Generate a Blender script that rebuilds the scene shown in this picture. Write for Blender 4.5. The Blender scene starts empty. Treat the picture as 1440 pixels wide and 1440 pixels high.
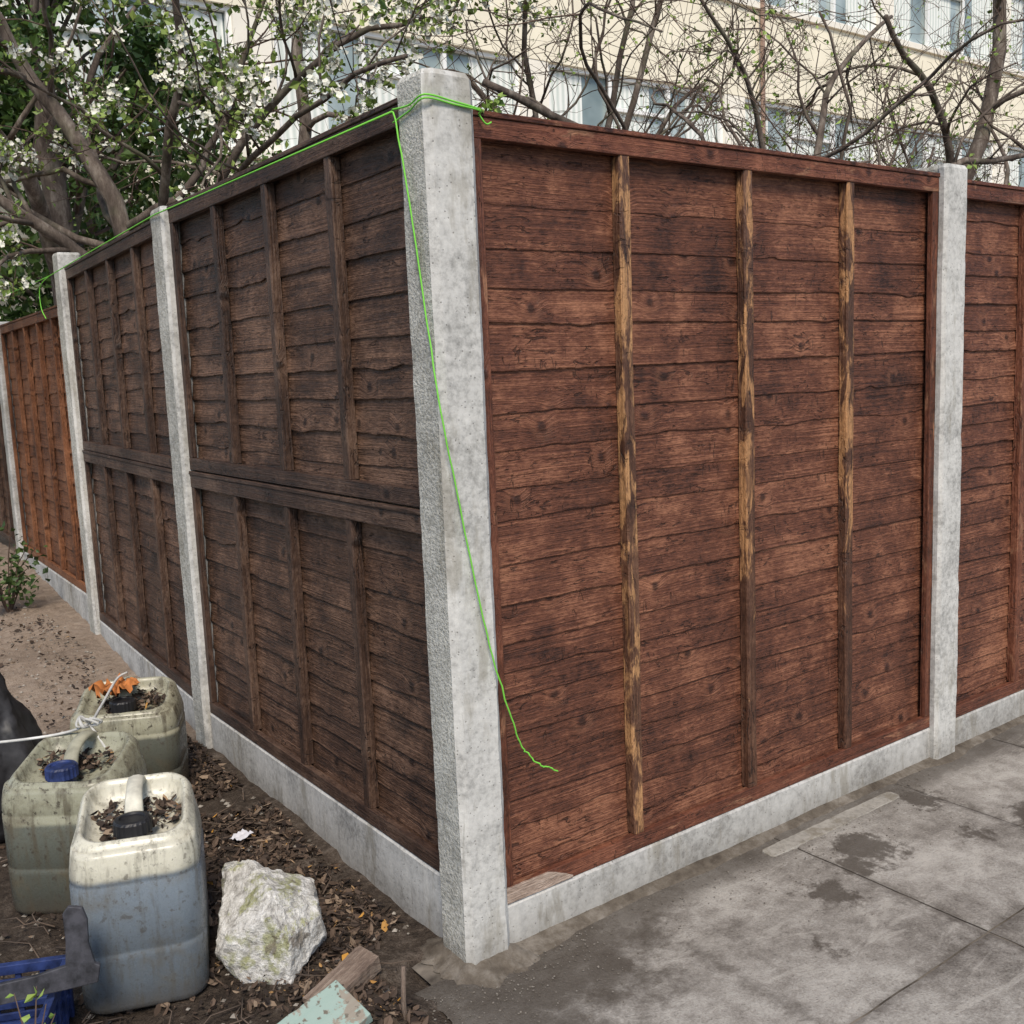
import bpy, math, random, bmesh
from mathutils import Vector, Matrix, noise
R = random.Random(7)
scene = bpy.context.scene
COL = scene.collection
# ------------------------------------------------------------------ node helpers
class NT:
    def __init__(s, name):
        s.m = bpy.data.materials.new(name); s.m.use_nodes = True
        s.t = s.m.node_tree; s.n = s.t.nodes; s.l = s.t.links
        s.b = s.n["Principled BSDF"]
    def new(s, typ, **k):
        n = s.n.new(typ)
        for a, v in k.items(): setattr(n, a, v)
        return n
    def set(s, sock, v):
        if isinstance(v, bpy.types.NodeSocket): s.l.new(v, sock)
        else: sock.default_value = v
    def math(s, op, a, b=0.0, c=None, clamp=False):
        n = s.new("ShaderNodeMath", operation=op, use_clamp=clamp)
        s.set(n.inputs[0], a); s.set(n.inputs[1], b)
        if c is not None: s.set(n.inputs[2], c)
        return n.outputs[0]
    def vmul(s, v, xyz, off=(0, 0, 0)):
        n = s.new("ShaderNodeMapping"); s.set(n.inputs[0], v)
        n.inputs[3].default_value = xyz; n.inputs[1].default_value = off
        return n.outputs[0]
    def noise(s, v, sc=1.0, det=4, rough=.55, dist=0.0):
        n = s.new("ShaderNodeTexNoise"); s.set(n.inputs["Vector"], v)
        n.inputs["Scale"].default_value = sc; n.inputs["Detail"].default_value = det
        n.inputs["Roughness"].default_value = rough; n.inputs["Distortion"].default_value = dist
        return n.outputs[0]
    def vor(s, v, sc, feat='F1', dim='3D'):
        n = s.new("ShaderNodeTexVoronoi", feature=feat); n.voronoi_dimensions = dim; s.set(n.inputs["Vector"], v)
        n.inputs["Scale"].default_value = sc
        return n
    def mr(s, v, a, b, c=0.0, d=1.0, smooth=True):
        n = s.new("ShaderNodeMapRange"); n.interpolation_type = 'SMOOTHSTEP' if smooth else 'LINEAR'
        s.set(n.inputs[0], v); n.inputs[1].default_value = a; n.inputs[2].default_value = b
        n.inputs[3].default_value = c; n.inputs[4].default_value = d
        return n.outputs[0]
    def mix(s, f, a, b, mode='MIX'):
        n = s.new("ShaderNodeMix", data_type='RGBA', blend_type=mode)
        s.set(n.inputs[0], f)
        s.set(n.inputs[6], a if isinstance(a, bpy.types.NodeSocket) else (*a, 1))
        s.set(n.inputs[7], b if isinstance(b, bpy.types.NodeSocket) else (*b, 1))
        return n.outputs[2]
    def ramp(s, f, stops):
        n = s.new("ShaderNodeValToRGB"); s.set(n.inputs[0], f)
        e = n.color_ramp.elements
        while len(e) < len(stops): e.new(0.5)
        for i, (p, c) in enumerate(stops):
            e[i].position = p; e[i].color = (*c, 1)
        return n.outputs[0]
    def bump(s, h, strength=.5, dist=.01, normal=None):
        n = s.new("ShaderNodeBump"); s.set(n.inputs["Height"], h)
        n.inputs["Strength"].default_value = strength; n.inputs["Distance"].default_value = dist
        if normal: s.l.new(normal, n.inputs["Normal"])
        s.l.new(n.outputs[0], s.b.inputs["Normal"]); return n.outputs[0]
    def uv(s): return s.new("ShaderNodeTexCoord").outputs["UV"]
    def obj(s): return s.new("ShaderNodeTexCoord").outputs["Object"]
    def pos(s): return s.new("ShaderNodeNewGeometry").outputs["Position"]
    def rnd(s): return s.new("ShaderNodeAttribute", attribute_name="rnd").outputs["Fac"]
    def out(s, col, rough=.8, spec=.3):
        s.set(s.b.inputs["Base Color"], col if isinstance(col, bpy.types.NodeSocket) else (*col, 1))
        s.set(s.b.inputs["Roughness"], rough); s.b.inputs["Specular IOR Level"].default_value = spec
        return s.m

def wood(name, dark, mid, light, knots=True, wear=None, wear_amt=.5, wear_z=None, tar=0.0, rough=.54, bstr=.9):
    t = NT(name); uv = t.uv(); rnd = t.rnd()
    sep = t.new("ShaderNodeSeparateXYZ"); t.l.new(uv, sep.inputs[0])
    U, V = sep.outputs[0], sep.outputs[1]
    vo = t.vor(uv, 6.0, dim='2D'); d = t.math('ADD', vo.outputs["Distance"], t.math('MULTIPLY', t.math('SUBTRACT', t.noise(uv, 45, 2), .5), .09))
    sc = t.new("ShaderNodeSeparateColor"); t.l.new(vo.outputs["Color"], sc.inputs[0])
    keep = t.mr(sc.outputs[0], .60, .64)
    ring = t.math('MULTIPLY', t.mr(d, 0.0, .35, 1, 0), keep)
    V2 = t.math('ADD', V, t.math('MULTIPLY', ring, .020))
    lowf = t.noise(t.vmul(uv, (2.5, 5, 1)), 1, 2)
    V2 = t.math('ADD', V2, t.math('MULTIPLY', lowf, .016))
    comb = t.new("ShaderNodeCombineXYZ"); t.l.new(U, comb.inputs[0]); t.l.new(V2, comb.inputs[1])
    g1 = t.noise(t.vmul(comb.outputs[0], (3.0, 130, 1)), 1, 4, .6, .2)
    g2 = t.noise(t.vmul(comb.outputs[0], (2.2, 26, 1)), 1, 5, .65, .5)
    sp = t.noise(t.vmul(uv, (45, 150, 1)), 1, 3, .7)
    sl_ = t.noise(t.vmul(comb.outputs[0], (2.0, 300, 1)), 1, 2, .6)
    bl = t.noise(uv, 9, 5, .7, .4)
    big = t.noise(t.pos(), 2.6, 5, .65)
    G1 = t.mr(g1, .30, .70, smooth=False); G2 = t.mr(g2, .30, .70, smooth=False); SP = t.mr(sp, .3, .7, smooth=False); SL = t.mr(sl_, .3, .7, smooth=False); BL = t.mr(bl, .3, .7, smooth=False)
    f = t.math('ADD', t.math('MULTIPLY', G1, .17), t.math('MULTIPLY', G2, .17))
    f = t.math('ADD', f, t.math('MULTIPLY', SP, .24))
    f = t.math('ADD', f, t.math('MULTIPLY', SL, .15))
    f = t.math('ADD', f, t.math('MULTIPLY', BL, .27))
    f = t.math('ADD', f, t.math('MULTIPLY', t.math('SUBTRACT', rnd, .5), .12))
    f = t.math('ADD', f, t.math('MULTIPLY', t.math('SUBTRACT', big, .5), .75))
    col = t.ramp(f, [(.22, dark), (.50, mid), (.76, light)])
    hgt = t.math('ADD', t.math('MULTIPLY', G1, .45), t.math('ADD', t.math('MULTIPLY', SP, .5), t.math('MULTIPLY', SL, .4)))
    if knots:
        km = t.math('MULTIPLY', t.mr(d, .03, .10, 1, 0), keep)
        kr = t.math('MULTIPLY', t.math('MULTIPLY', t.mr(d, .08, .14, 0, 1), t.mr(d, .15, .26, 1, 0)), keep)
        col = t.mix(t.math('MULTIPLY', km, .75), col, tuple(c * .6 for c in dark))
        col = t.mix(t.math('MULTIPLY', kr, .22), col, light)
        hgt = t.math('ADD', hgt, t.math('MULTIPLY', km, .7))
        fl = t.mr(t.noise(t.vmul(uv, (16, 60, 1), (3, 7, 0)), 1, 3, .65, 1.5), .60, .66)
        gate = t.mr(t.noise(t.vmul(uv, (4, 9, 1), (9, 2, 0)), 1, 2), .44, .56)
        fl = t.math('MULTIPLY', fl, gate)
        fv = t.mr(t.noise(t.vmul(uv, (75, 22, 1), (3, 7, 0)), 1, 3, .6, 1.0), .61, .68)
        fv = t.math('MULTIPLY', fv, t.mr(t.noise(t.vmul(uv, (5, 11, 1), (1, 8, 0)), 1, 2), .50, .60))
        fl = t.math('MAXIMUM', fl, t.math('MULTIPLY', fv, .85))
        col = t.mix(t.math('MULTIPLY', fl, .7), col, tuple(c * .5 for c in dark))
        hgt = t.math('SUBTRACT', hgt, t.math('MULTIPLY', fl, 1.5))
    if tar > 0:
        tn = t.mr(t.noise(t.vmul(uv, (3.0, 17, 1), (1, 5, 0)), 1, 5, .7, .8), .52, .68)
        col = t.mix(t.math('MULTIPLY', tn, tar), col, (.012, .009, .008))
    if wear:
        wn = t.noise(t.vmul(uv, (6.5, 26, 1), (2, 2, 0)), 1, 5, .66, .6)
        if wear_z:
            ps = t.new("ShaderNodeSeparateXYZ"); t.l.new(t.pos(), ps.inputs[0])
            wn = t.math('ADD', wn, t.mr(ps.outputs[2], wear_z[0], wear_z[1], -.18, 0))
        th = .58 - wear_amt * .2
        wm = t.mr(wn, th, th + .10)
        wc = t.ramp(t.math('ADD', t.math('MULTIPLY', G1, .5), t.math('MULTIPLY', SP, .5)), [(.2, tuple(c * .5 for c in wear)), (.7, wear)])
        col = t.mix(t.math('MULTIPLY', wm, .92), col, wc)
    t.bump(hgt, bstr, .003)
    return t.out(col, t.mr(g1, .3, .7, rough - .12, rough + .15), .38)

def concrete(name, base=(.47, .46, .43), pits=1.0, rough_face=False, dirt=.5, sc=1.0):
    t = NT(name); p = t.pos()
    n1 = t.noise(p, 5 * sc, 6, .65); n2 = t.noise(p, 60 * sc, 4, .7); n3 = t.noise(t.vmul(p, (8, 8, 2)), 1.3, 5, .7)
    dk = tuple(c * .52 for c in base); lt = tuple(min(1, c * 1.24) for c in base)
    col = t.ramp(t.math('ADD', t.math('MULTIPLY', n1, .55), t.math('MULTIPLY', n2, .45)), [(.37, dk), (.51, base), (.65, lt)])
    col = t.mix(t.math('MULTIPLY', t.mr(n3, .52, .66), dirt), col, (base[0] * .48, base[1] * .44, base[2] * .36))
    scr = t.mr(t.noise(t.vmul(p, (30, 30, 3), (4, 1, 2)), 1, 5, .7, 1.5), .60, .68)
    col = t.mix(t.math('MULTIPLY', scr, .35), col, (base[0] * .4, base[1] * .38, base[2] * .33))
    vo = t.vor(p, 105 * sc); pm = t.mr(vo.outputs["Distance"], .10, .28, 1, 0)
    sc2 = t.new("ShaderNodeSeparateColor"); t.l.new(vo.outputs["Color"], sc2.inputs[0])
    pm = t.math('MULTIPLY', pm, t.mr(sc2.outputs[0], .72, .80))
    col = t.mix(t.math('MULTIPLY', pm, .65 * pits), col, (.12, .11, .095))
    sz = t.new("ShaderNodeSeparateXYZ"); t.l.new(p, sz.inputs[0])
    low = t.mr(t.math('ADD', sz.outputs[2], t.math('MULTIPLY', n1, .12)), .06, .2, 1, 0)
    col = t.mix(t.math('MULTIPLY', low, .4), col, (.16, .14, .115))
    h = t.math('SUBTRACT', n2, t.math('MULTIPLY', pm, 1.0 * pits))
    if rough_face:
        an = t.noise(p, 120, 3, .68)
        h = t.math('ADD', h, t.math('MULTIPLY', an, 2.2))
        col = t.mix(t.math('MULTIPLY', t.mr(an, .50, .60, 0, 1), .55), col, (.19, .18, .14))
        col = t.mix(t.math('MULTIPLY', t.mr(an, .36, .44, 1, 0), .5), col, (.66, .65, .60))
    t.bump(h, .6 if rough_face else .3, .004)
    return t.out(col, .88, .25)

def leafmat(name, c1, c2, rough=.55, trans=.0):
    t = NT(name); r = t.rnd()
    col = t.mix(r, c1, c2)
    return t.out(col, rough, .3)
# ------------------------------------------------------------------ mesh builder
class MB:
    def __init__(s): s.v = []; s.f = []; s.uv = []; s.r = []; s.mi = []
    def face(s, idx, uv=None, r=.5, mi=0):
        s.f.append(tuple(idx)); s.uv.append(uv or [(0, 0)] * len(idx)); s.r.append(r); s.mi.append(mi)
    def add(s, pts):
        b = len(s.v); s.v.extend([tuple(p) for p in pts]); return b
    def poly(s, pts, r=.5, mi=0):
        b = s.add(pts); s.face(range(b, b + len(pts)), [(p[0], p[1]) for p in pts], r, mi)
    def box(s, lo, hi, axis=0, r=None, mi=0, M=None):
        if r is None: r = R.random()
        ou, ov = R.random() * 40, R.random() * 40
        x0, y0, z0 = lo; x1, y1, z1 = hi
        c = [(x0,y0,z0),(x1,y0,z0),(x1,y1,z0),(x0,y1,z0),(x0,y0,z1),(x1,y0,z1),(x1,y1,z1),(x0,y1,z1)]
        quads = [(0,1,5,4,1),(1,2,6,5,0),(2,3,7,6,1),(3,0,4,7,0),(4,5,6,7,2),(3,2,1,0,2)]
        b = s.add([M @ Vector(p) for p in c] if M else c)
        for q in quads:
            ids = q[:4]; n = q[4]
            uv = []
            for i in ids:
                p = c[i]; other = [a for a in range(3) if a != axis and a != n]
                if axis == n: o2 = [a for a in range(3) if a != n]; uv.append((p[o2[0]] + ou, p[o2[1]] + ov))
                else: uv.append((p[axis] + ou, p[other[0]] + ov))
            s.face([b + i for i in ids], uv, r, mi)
    def tube(s, pts, radii, sides=6, r=.5, mi=0, cap=True):
        pts = [Vector(p) for p in pts]; n = len(pts)
        if not hasattr(radii, '__len__'): radii = [radii] * n
        t0 = (pts[1] - pts[0]).normalized()
        a = t0.orthogonal().normalized(); rings = []; L = 0
        for i in range(n):
            t = (pts[min(i + 1, n - 1)] - pts[max(i - 1, 0)])
            if t.length < 1e-9: t = t0
            t = t.normalized()
            a = (a - t * a.dot(t))
            if a.length < 1e-6: a = t.orthogonal()
            a.normalize(); bb = t.cross(a)
            ring = [pts[i] + (a * math.cos(2 * math.pi * k / sides) + bb * math.sin(2 * math.pi * k / sides)) * radii[i] for k in range(sides)]
            rings.append((s.add(ring), L))
            if i < n - 1: L += (pts[i + 1] - pts[i]).length
        for i in range(n - 1):
            b0, l0 = rings[i]; b1, l1 = rings[i + 1]
            for k in range(sides):
                k2 = (k + 1) % sides
                s.face((b0 + k, b0 + k2, b1 + k2, b1 + k), [(l0, k / sides * .1), (l0, (k + 1) / sides * .1), (l1, (k + 1) / sides * .1), (l1, k / sides * .1)], r, mi)
        if cap:
            s.face([rings[0][0] + k for k in reversed(range(sides))], None, r, mi)
            s.face([rings[-1][0] + k for k in range(sides)], None, r, mi)
    def loft(s, rings, r=.5, mi=0, cap=True, closed=True):
        bs = [s.add(q) for q in rings]; n = len(rings[0])
        for i in range(len(rings) - 1):
            for k in range(n if closed else n - 1):
                k2 = (k + 1) % n
                s.face((bs[i] + k, bs[i] + k2, bs[i + 1] + k2, bs[i + 1] + k), None, r, mi)
        if cap:
            s.face([bs[0] + k for k in reversed(range(n))], None, r, mi)
            s.face([bs[-1] + k for k in range(n)], None, r, mi)
    def build(s, name, mats, smooth=False, bevel=0.0, parent=None, loc=(0, 0, 0), rotz=0.0):
        me = bpy.data.meshes.new(name); me.from_pydata(s.v, [], s.f)
        me.color_attributes.new("rnd", 'FLOAT_COLOR', 'CORNER'); me.uv_layers.new(name="UVMap")
        ud = []; cd = []
        for f, uv, r in zip(s.f, s.uv, s.r):
            for q in uv: ud.extend(q); cd.extend((r, r, r, 1))
        me.uv_layers["UVMap"].data.foreach_set("uv", ud)
        me.color_attributes["rnd"].data.foreach_set("color", cd)
        for m in (mats if isinstance(mats, (list, tuple)) else [mats]): me.materials.append(m)
        me.polygons.foreach_set("material_index", s.mi)
        me.polygons.foreach_set("use_smooth", [smooth] * len(s.f))
        me.update()
        o = bpy.data.objects.new(name, me); COL.objects.link(o)
        o.location = loc; o.rotation_euler = (0, 0, rotz)
        if parent: o.parent = parent
        if bevel:
            b = o.modifiers.new("b", 'BEVEL'); b.width = bevel; b.segments = 2; b.limit_method = 'ANGLE'; b.angle_limit = .6
        return o
def empty(name, loc=(0, 0, 0), rotz=0.0):
    o = bpy.data.objects.new(name, None); o.empty_display_size = .1
    COL.objects.link(o); o.location = loc; o.rotation_euler = (0, 0, rotz); return o
def tag(o, label, cat, group=None):
    o["label"] = label; o["category"] = cat
    if group: o["group"] = group
def ns(x, y=0, z=0): return noise.noise(Vector((x, y, z)))
# ------------------------------------------------------------------ materials
M_red = wood("red_wood", (.028, .011, .007), (.128, .046, .025), (.31, .135, .075))
M_redframe = wood("red_frame_wood", (.04, .014, .008), (.13, .043, .023), (.26, .10, .055), wear=(.33, .16, .09), wear_amt=.1)
WB = ((.022, .011, .008), (.078, .034, .020), (.17, .085, .05))
M_batten = wood("worn_batten_wood", *WB, wear=(.54, .29, .13), wear_amt=.56)
M_battenz = wood("half_worn_batten_wood", *WB, wear=(.52, .27, .12), wear_amt=.56, wear_z=(.45, .95))
M_dark = wood("dark_wood", (.018, .010, .007), (.088, .046, .028), (.22, .125, .080), tar=.6)
M_darkframe = wood("dark_frame_wood", (.016, .009, .007), (.062, .034, .023), (.15, .092, .063), tar=.4)
M_orange = wood("orange_wood", (.05, .020, .011), (.19, .076, .034), (.33, .15, .075))
M_raw = wood("raw_wood", (.10, .07, .055), (.21, .155, .12), (.34, .27, .215), knots=False)
M_pale = wood("pale_unstained_wood", (.16, .11, .085), (.36, .27, .215), (.52, .42, .35), knots=False)
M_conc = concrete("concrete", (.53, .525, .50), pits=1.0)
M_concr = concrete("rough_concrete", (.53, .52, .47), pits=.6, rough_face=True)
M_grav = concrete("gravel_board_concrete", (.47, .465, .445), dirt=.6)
# ------------------------------------------------------------------ fence panel (local: x along, front faces -y, z up)
def fence_panel(org, rotz, L, H, nb, mats, label, c_lo=.064, c_hi=.122, edge=.03, btw=.036, top_h=.045, amp=.006, seed=1, worn=None, flat=False, patch=False):
    rr = random.Random(seed)
    root = empty("fence_panel", org, rotz); tag(root, label, "fence panel", "fence panels")
    mb, mf, mbat = mats
    B = MB()
    zs = [.02]; i = 0
    while zs[-1] < H - .05:
        q = zs[-1] / H
        zs.append(zs[-1] + (c_lo + (c_hi - c_lo) * q) * rr.uniform(.74, 1.26))
    k = (H - .035) / zs[-1]; zs = [.02 + (z - .02) * k for z in zs]
    nrow = len(zs) - 1; nx = int(L / .012)
    for i in range(nrow):
        zb = zs[i]; zt = zs[i + 1] + .024
        if i == nrow - 1: zt = H - .015
        ou, ov = rr.random() * 50, rr.random() * 50; rv = rr.random(); sd = rr.random() * 100
        a = amp * (.25 + 1.1 * rr.random() ** 1.5) * (1.35 if zb < H * .55 else .8)
        tiltz = (rr.random() - .5) * .016
        lump = [(rr.uniform(0, L), rr.uniform(.018, .07), rr.uniform(-1, 1) * amp * 1.1) for _ in range(rr.randint(2, 7))]
        lip = rr.uniform(.0288, .0325)
        if flat: lip += .0026 * (zb / H)
        rows_v = []
        for j in range(nx + 1):
            x = L * j / nx
            w = a * (ns(x * 1.7 + sd, 0, 0) * 1.3 + .6 * ns(x * 6 + sd, 3, 0)) + .0018 * ns(x * 28 + sd, 7, 0) + .0013 * ns(x * 70 + sd, 7, 0) + tiltz * (x / L - .5)
            for lx, lw, la in lump: w += la * math.exp(-((x - lx) / lw) ** 2)
            if i == 0: w = 0
            wo = .0024 * ns(x * 2.5 + sd, 9, 1) + .001 * ns(x * 22 + sd, 9, 1)
            zl = zb + w
            P = [(x, .0375, zt), (x, .0350 + wo * .4, (zt + zl) / 2), (x, lip + wo, zl + .002), (x, lip + .0012 + wo, zl), (x, .037, zl + .0012)]
            rows_v.append(B.add(P))
        for j in range(nx):
            a0, a1 = rows_v[j], rows_v[j + 1]
            x0, x1 = L * j / nx + ou, L * (j + 1) / nx + ou
            for k in range(4):
                B.face((a0 + k, a0 + k + 1, a1 + k + 1, a1 + k), [(x0, B.v[a0 + k][2] + ov), (x0, B.v[a0 + k + 1][2] + ov), (x1, B.v[a1 + k + 1][2] + ov), (x1, B.v[a1 + k][2] + ov)], rv)
    B.box((0, .039, .02), (L, .043, H - .01), 0, rv)
    B.build("boards", mb, parent=root)
    F = MB()
    F.box((0, 0, H - top_h), (L, .021, H), 0); F.box((0, .0, 0), (L, .021, .042), 0)
    F.box((0, .001, .0425), (edge, .0205, H - top_h - .0005), 2); F.box((L - edge, .001, .0425), (L, .0205, H - top_h - .0005), 2)
    F.box((-.0, -.004, H + .001), (L, .05, H + .013), 0)
    F.box((0, .044, H - top_h), (L, .062, H), 0); F.box((0, .044, 0), (L, .062, .04), 0)
    F.build("frame", mf, bevel=.002, parent=root)
    if patch:
        F = MB(); n = 24; rings = []
        for q in range(n + 1):
            x = .002 + .21 * q / n; tz = .041 - max(0, (q - 15) / 9) ** 1.2 * .034 + .0015 * ns(x * 60)
            rings.append([(x, -.003, .001), (x, .02, .001), (x, .02, tz), (x, -.003, tz)])
        F.loft(rings)
        for q in range(len(F.f)): F.uv[q] = [(F.v[i][0] + 3, F.v[i][2] + F.v[i][1]) for i in F.f[q]]
        F.build("bottom_rail_end", M_pale, parent=root)["label"] = "bare unstained end of the bottom rail"
    for k in range(1, nb):
        x = L * k / nb; b = MB(); ja = (rr.random() - .5) * .014
        z0, z1 = .043, H - top_h - .001
        ou, ov = rr.random() * 50, rr.random() * 50; nseg = 60 if H > 1.2 else 30; rv = rr.random()
        rings = []
        for q in range(nseg + 1):
            zz = z0 + (z1 - z0) * q / nseg
            wl = btw / 2 + .002 * ns(zz * 6, k * 5, seed) + .001 * ns(zz * 30, k * 5, seed); wr = btw / 2 + .002 * ns(zz * 6, k * 5 + 9, seed) + .001 * ns(zz * 30, k * 5 + 2, seed)
            xx = x + ja * (q / nseg - .5) + .003 * ns(zz * 2, k, seed + 4)
            ch = .004
            rings.append([(xx - wl, .031, zz), (xx - wl, .0025 + ch, zz), (xx - wl + ch, .0025, zz), (xx + wr - ch, .0025, zz), (xx + wr, .0025 + ch, zz), (xx + wr, .031, zz)])
        bs = [b.add(q) for q in rings]; vv = [0, .018, .023, .051, .056, .074]
        for q in range(nseg):
            for e in range(5):
                b.face((bs[q] + e, bs[q] + e + 1, bs[q + 1] + e + 1, bs[q + 1] + e), [(rings[q][0][2] + ou, vv[e] + ov), (rings[q][0][2] + ou, vv[e + 1] + ov), (rings[q + 1][0][2] + ou, vv[e + 1] + ov), (rings[q + 1][0][2] + ou, vv[e] + ov)], rv, 0)
        b.face([bs[-1] + e for e in range(6)], None, rv, 0)
        b.build("batten", worn[k - 1] if worn else mbat, parent=root)
    return root
def post(name, lo, hi, label, zb=-.3, zt=2.0, slots=(), c=.010):
    x0, y0 = lo; x1, y1 = hi; cx, cy = (x0 + x1) / 2, (y0 + y1) / 2
    outl = []
    def side(a, b, slot):
        a = Vector(a); b = Vector(b); d = (b - a).normalized(); nrm = Vector((d.y, -d.x))
        outl.append(a + d * c)
        if slot:
            s0, s1 = slot
            outl.extend([a + d * s0, a + d * s0 - nrm * .02, a + d * s1 - nrm * .02, a + d * s1])
        outl.append(b - d * c)
    sl = dict(slots)
    side((x0, y0), (x1, y0), sl.get('S')); side((x1, y0), (x1, y1), sl.get('E'))
    side((x1, y1), (x0, y1), sl.get('N')); side((x0, y1), (x0, y0), sl.get('W'))
    B = MB(); zs = [zb] + [zb + (zt - .012 - zb) * i / 90 for i in range(1, 91)] + [zt]
    prev = None; n = len(outl)
    for z in zs:
        k = 1.0 if z < zt else .9
        ring = []
        for qi, p in enumerate(outl):
            chip = .0026 * max(0, ns(z * 14, qi * 3.3, x0 * 7)) + .0014 * ns(z * 40, qi * 5, 2)
            kk = k - chip / .06
            ring.append(((p.x - cx) * kk + cx + .0015 * ns(p.x * 9, p.y * 9, z * 3), (p.y - cy) * kk + cy + .0015 * ns(p.y * 9, p.x * 7, z * 3 + 5), z + (.004 * ns(p.x * 20, p.y * 20) if z >= zt - .02 else 0)))
        b = B.add(ring)
        if prev is not None:
            for q in range(n):
                q2 = (q + 1) % n
                d = outl[q2] - outl[q]
                B.face((prev + q, prev + q2, b + q2, b + q), None, .5, 1 if d.y < -.03 and abs(d.x) < .001 else 0)
        prev = b
    B.face([prev + q for q in range(n)])
    o = B.build(name, [M_conc, M_concr])
    tag(o, label, "fence post", "concrete fence posts"); return o
post("concrete_post", (1.176, 1.868), (1.302, 1.998), "tall pale concrete corner post wrapped with green string", zt=2.022, slots=[('E', (.03, .095)), ('N', (.03, .095))], c=.016)
post("concrete_post", (3.10, 1.868), (3.228, 1.995), "pale grooved concrete post between two reddish panels", zt=1.985, slots=[('E', (.027, .095)), ('W', (.032, .100))])
post("concrete_post", (1.178, 3.62), (1.29, 3.745), "slim concrete post between dark brown fence panels", zt=2.0)
post("concrete_post", (1.262, 5.50), (1.374, 5.625), "concrete post where dark panels meet the orange one", zt=2.06)
post("concrete_post", (1.325, 7.72), (1.43, 7.84), "low concrete post at the end of the orange panel", zt=1.85)
post("concrete_post", (5.03, 1.868), (5.155, 1.995), "concrete post at the far end of reddish fence", zt=1.98)
PR = (M_red, M_redframe, M_redframe)
fence_panel((1.300, 1.895, .118), 0, 1.802, 1.824, 4, PR, "tall reddish brown panel with wavy boards and worn battens", seed=5, worn=(M_batten, M_battenz, M_battenz), flat=True, amp=.0075, patch=True)
fence_panel((3.226, 1.895, .112), 0, 1.806, 1.822, 4, PR, "reddish brown panel standing beside a grooved concrete post", seed=14, c_lo=.05, c_hi=.10, amp=.0075)
PD = (M_dark, M_darkframe, M_darkframe)
def left_panel(far, near, z0, H, mats, label, seed, nb=4):
    far = Vector(far); near = Vector(near); d = near - far
    fence_panel((far.x, far.y, z0), math.atan2(d.y, d.x), d.length, H, nb, mats, label, seed=seed, c_lo=.075, c_hi=.100, amp=.009)
left_panel((1.205, 3.622), (1.205, 1.996), 1.085, .90, PD, "dark stained upper panel with three battens beside corner post", 21)
left_panel((1.203, 3.622), (1.203, 1.996), .182, .885, PD, "dark tarred lower panel with rough wavy board edges", 22)
left_panel((1.292, 5.502), (1.209, 3.745), 1.075, .895, PD, "dark brown upper panel between two concrete posts", 23)
left_panel((1.290, 5.502), (1.207, 3.745), .182, .877, PD, "dark brown lower panel above the concrete base", 24)
left_panel((1.355, 7.722), (1.302, 5.623), .27, 1.54, (M_orange, M_orange, M_orange), "bright orange brown panel further along the fence", 25, nb=5)
left_panel((1.43, 9.6), (1.359, 7.842), .25, 1.45, PD, "old dark brown panel past the orange one", 26)
def gravel(p0, p1, z0, z1, rz, label):
    p0 = Vector(p0); p1 = Vector(p1); L = (p1 - p0).length
    B = MB(); n = 90; rings = []
    for i in range(n + 1):
        x = L * i / n
        w = lambda k: .0012 * ns(x * 6, k * 3.1, L) + .0012 * ns(x * 40, k * 3.1, L)
        rings.append([(x, .045, z0), (x, 0 + w(1), z0), (x, 0 + w(2), z1 - .006 + w(3)), (x, .005, z1 + w(4)), (x, .045, z1 + w(5))])
    B.loft(rings)
    B.f = [tuple(reversed(f)) for f in B.f]
    o = B.build("gravel_board", M_grav, loc=(p0.x, p0.y, 0), rotz=rz)
    tag(o, label, "fence base board", "concrete gravel boards")
def gl(far, near, z0, z1, label):
    d = Vector(near) - Vector(far); gravel(far, near, z0, z1, math.atan2(d.y, d.x), label)
gravel((1.300, 1.893), (3.102, 1.893), -.1, .116, 0, "pale concrete base board under the tall reddish panel")
gravel((3.226, 1.893), (5.03, 1.893), -.1, .110, 0, "pale concrete base board beside the pavement")
gl((1.201, 3.622), (1.201, 1.996), -.1, .180, "pale concrete base board under the dark panel")
gl((1.288, 5.502), (1.205, 3.745), -.1, .180, "concrete base board half buried in soil")
gl((1.350, 7.722), (1.297, 5.623), -.1, .268, "concrete base board under orange panel")
# ------------------------------------------------------------------ ground
t = NT("earth"); p = t.pos()
n1 = t.noise(p, 1.2, 6, .65); n2 = t.noise(p, 26, 6, .75); n3 = t.noise(p, 140, 3, .7)
f = t.math('ADD', t.math('MULTIPLY', n1, .35), t.math('ADD', t.math('MULTIPLY', n2, .45), t.math('MULTIPLY', n3, .2)))
sy = t.new("ShaderNodeSeparateXYZ"); t.l.new(p, sy.inputs[0])
far = t.mr(t.math('ADD', sy.outputs[1], t.math('MULTIPLY', n1, 1.5)), 4.2, 5.2)
ca = t.ramp(f, [(.40, (.024, .018, .014)), (.52, (.075, .058, .045)), (.66, (.20, .165, .135))])
cb = t.ramp(f, [(.36, (.18, .135, .10)), (.52, (.35, .275, .215)), (.66, (.48, .40, .33))])
col = t.mix(far, ca, cb)
t.bump(t.math('ADD', n2, t.math('MULTIPLY', n3, .5)), .9, .02)
M_soil = t.out(col, .95, .15)
G = MB(); S = 400
G.poly([(-S, -S, -.06), (S, -S, -.06), (S, S, -.06), (-S, S, -.06)])
g = G.build("ground", M_soil); g["kind"] = "structure"
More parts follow.
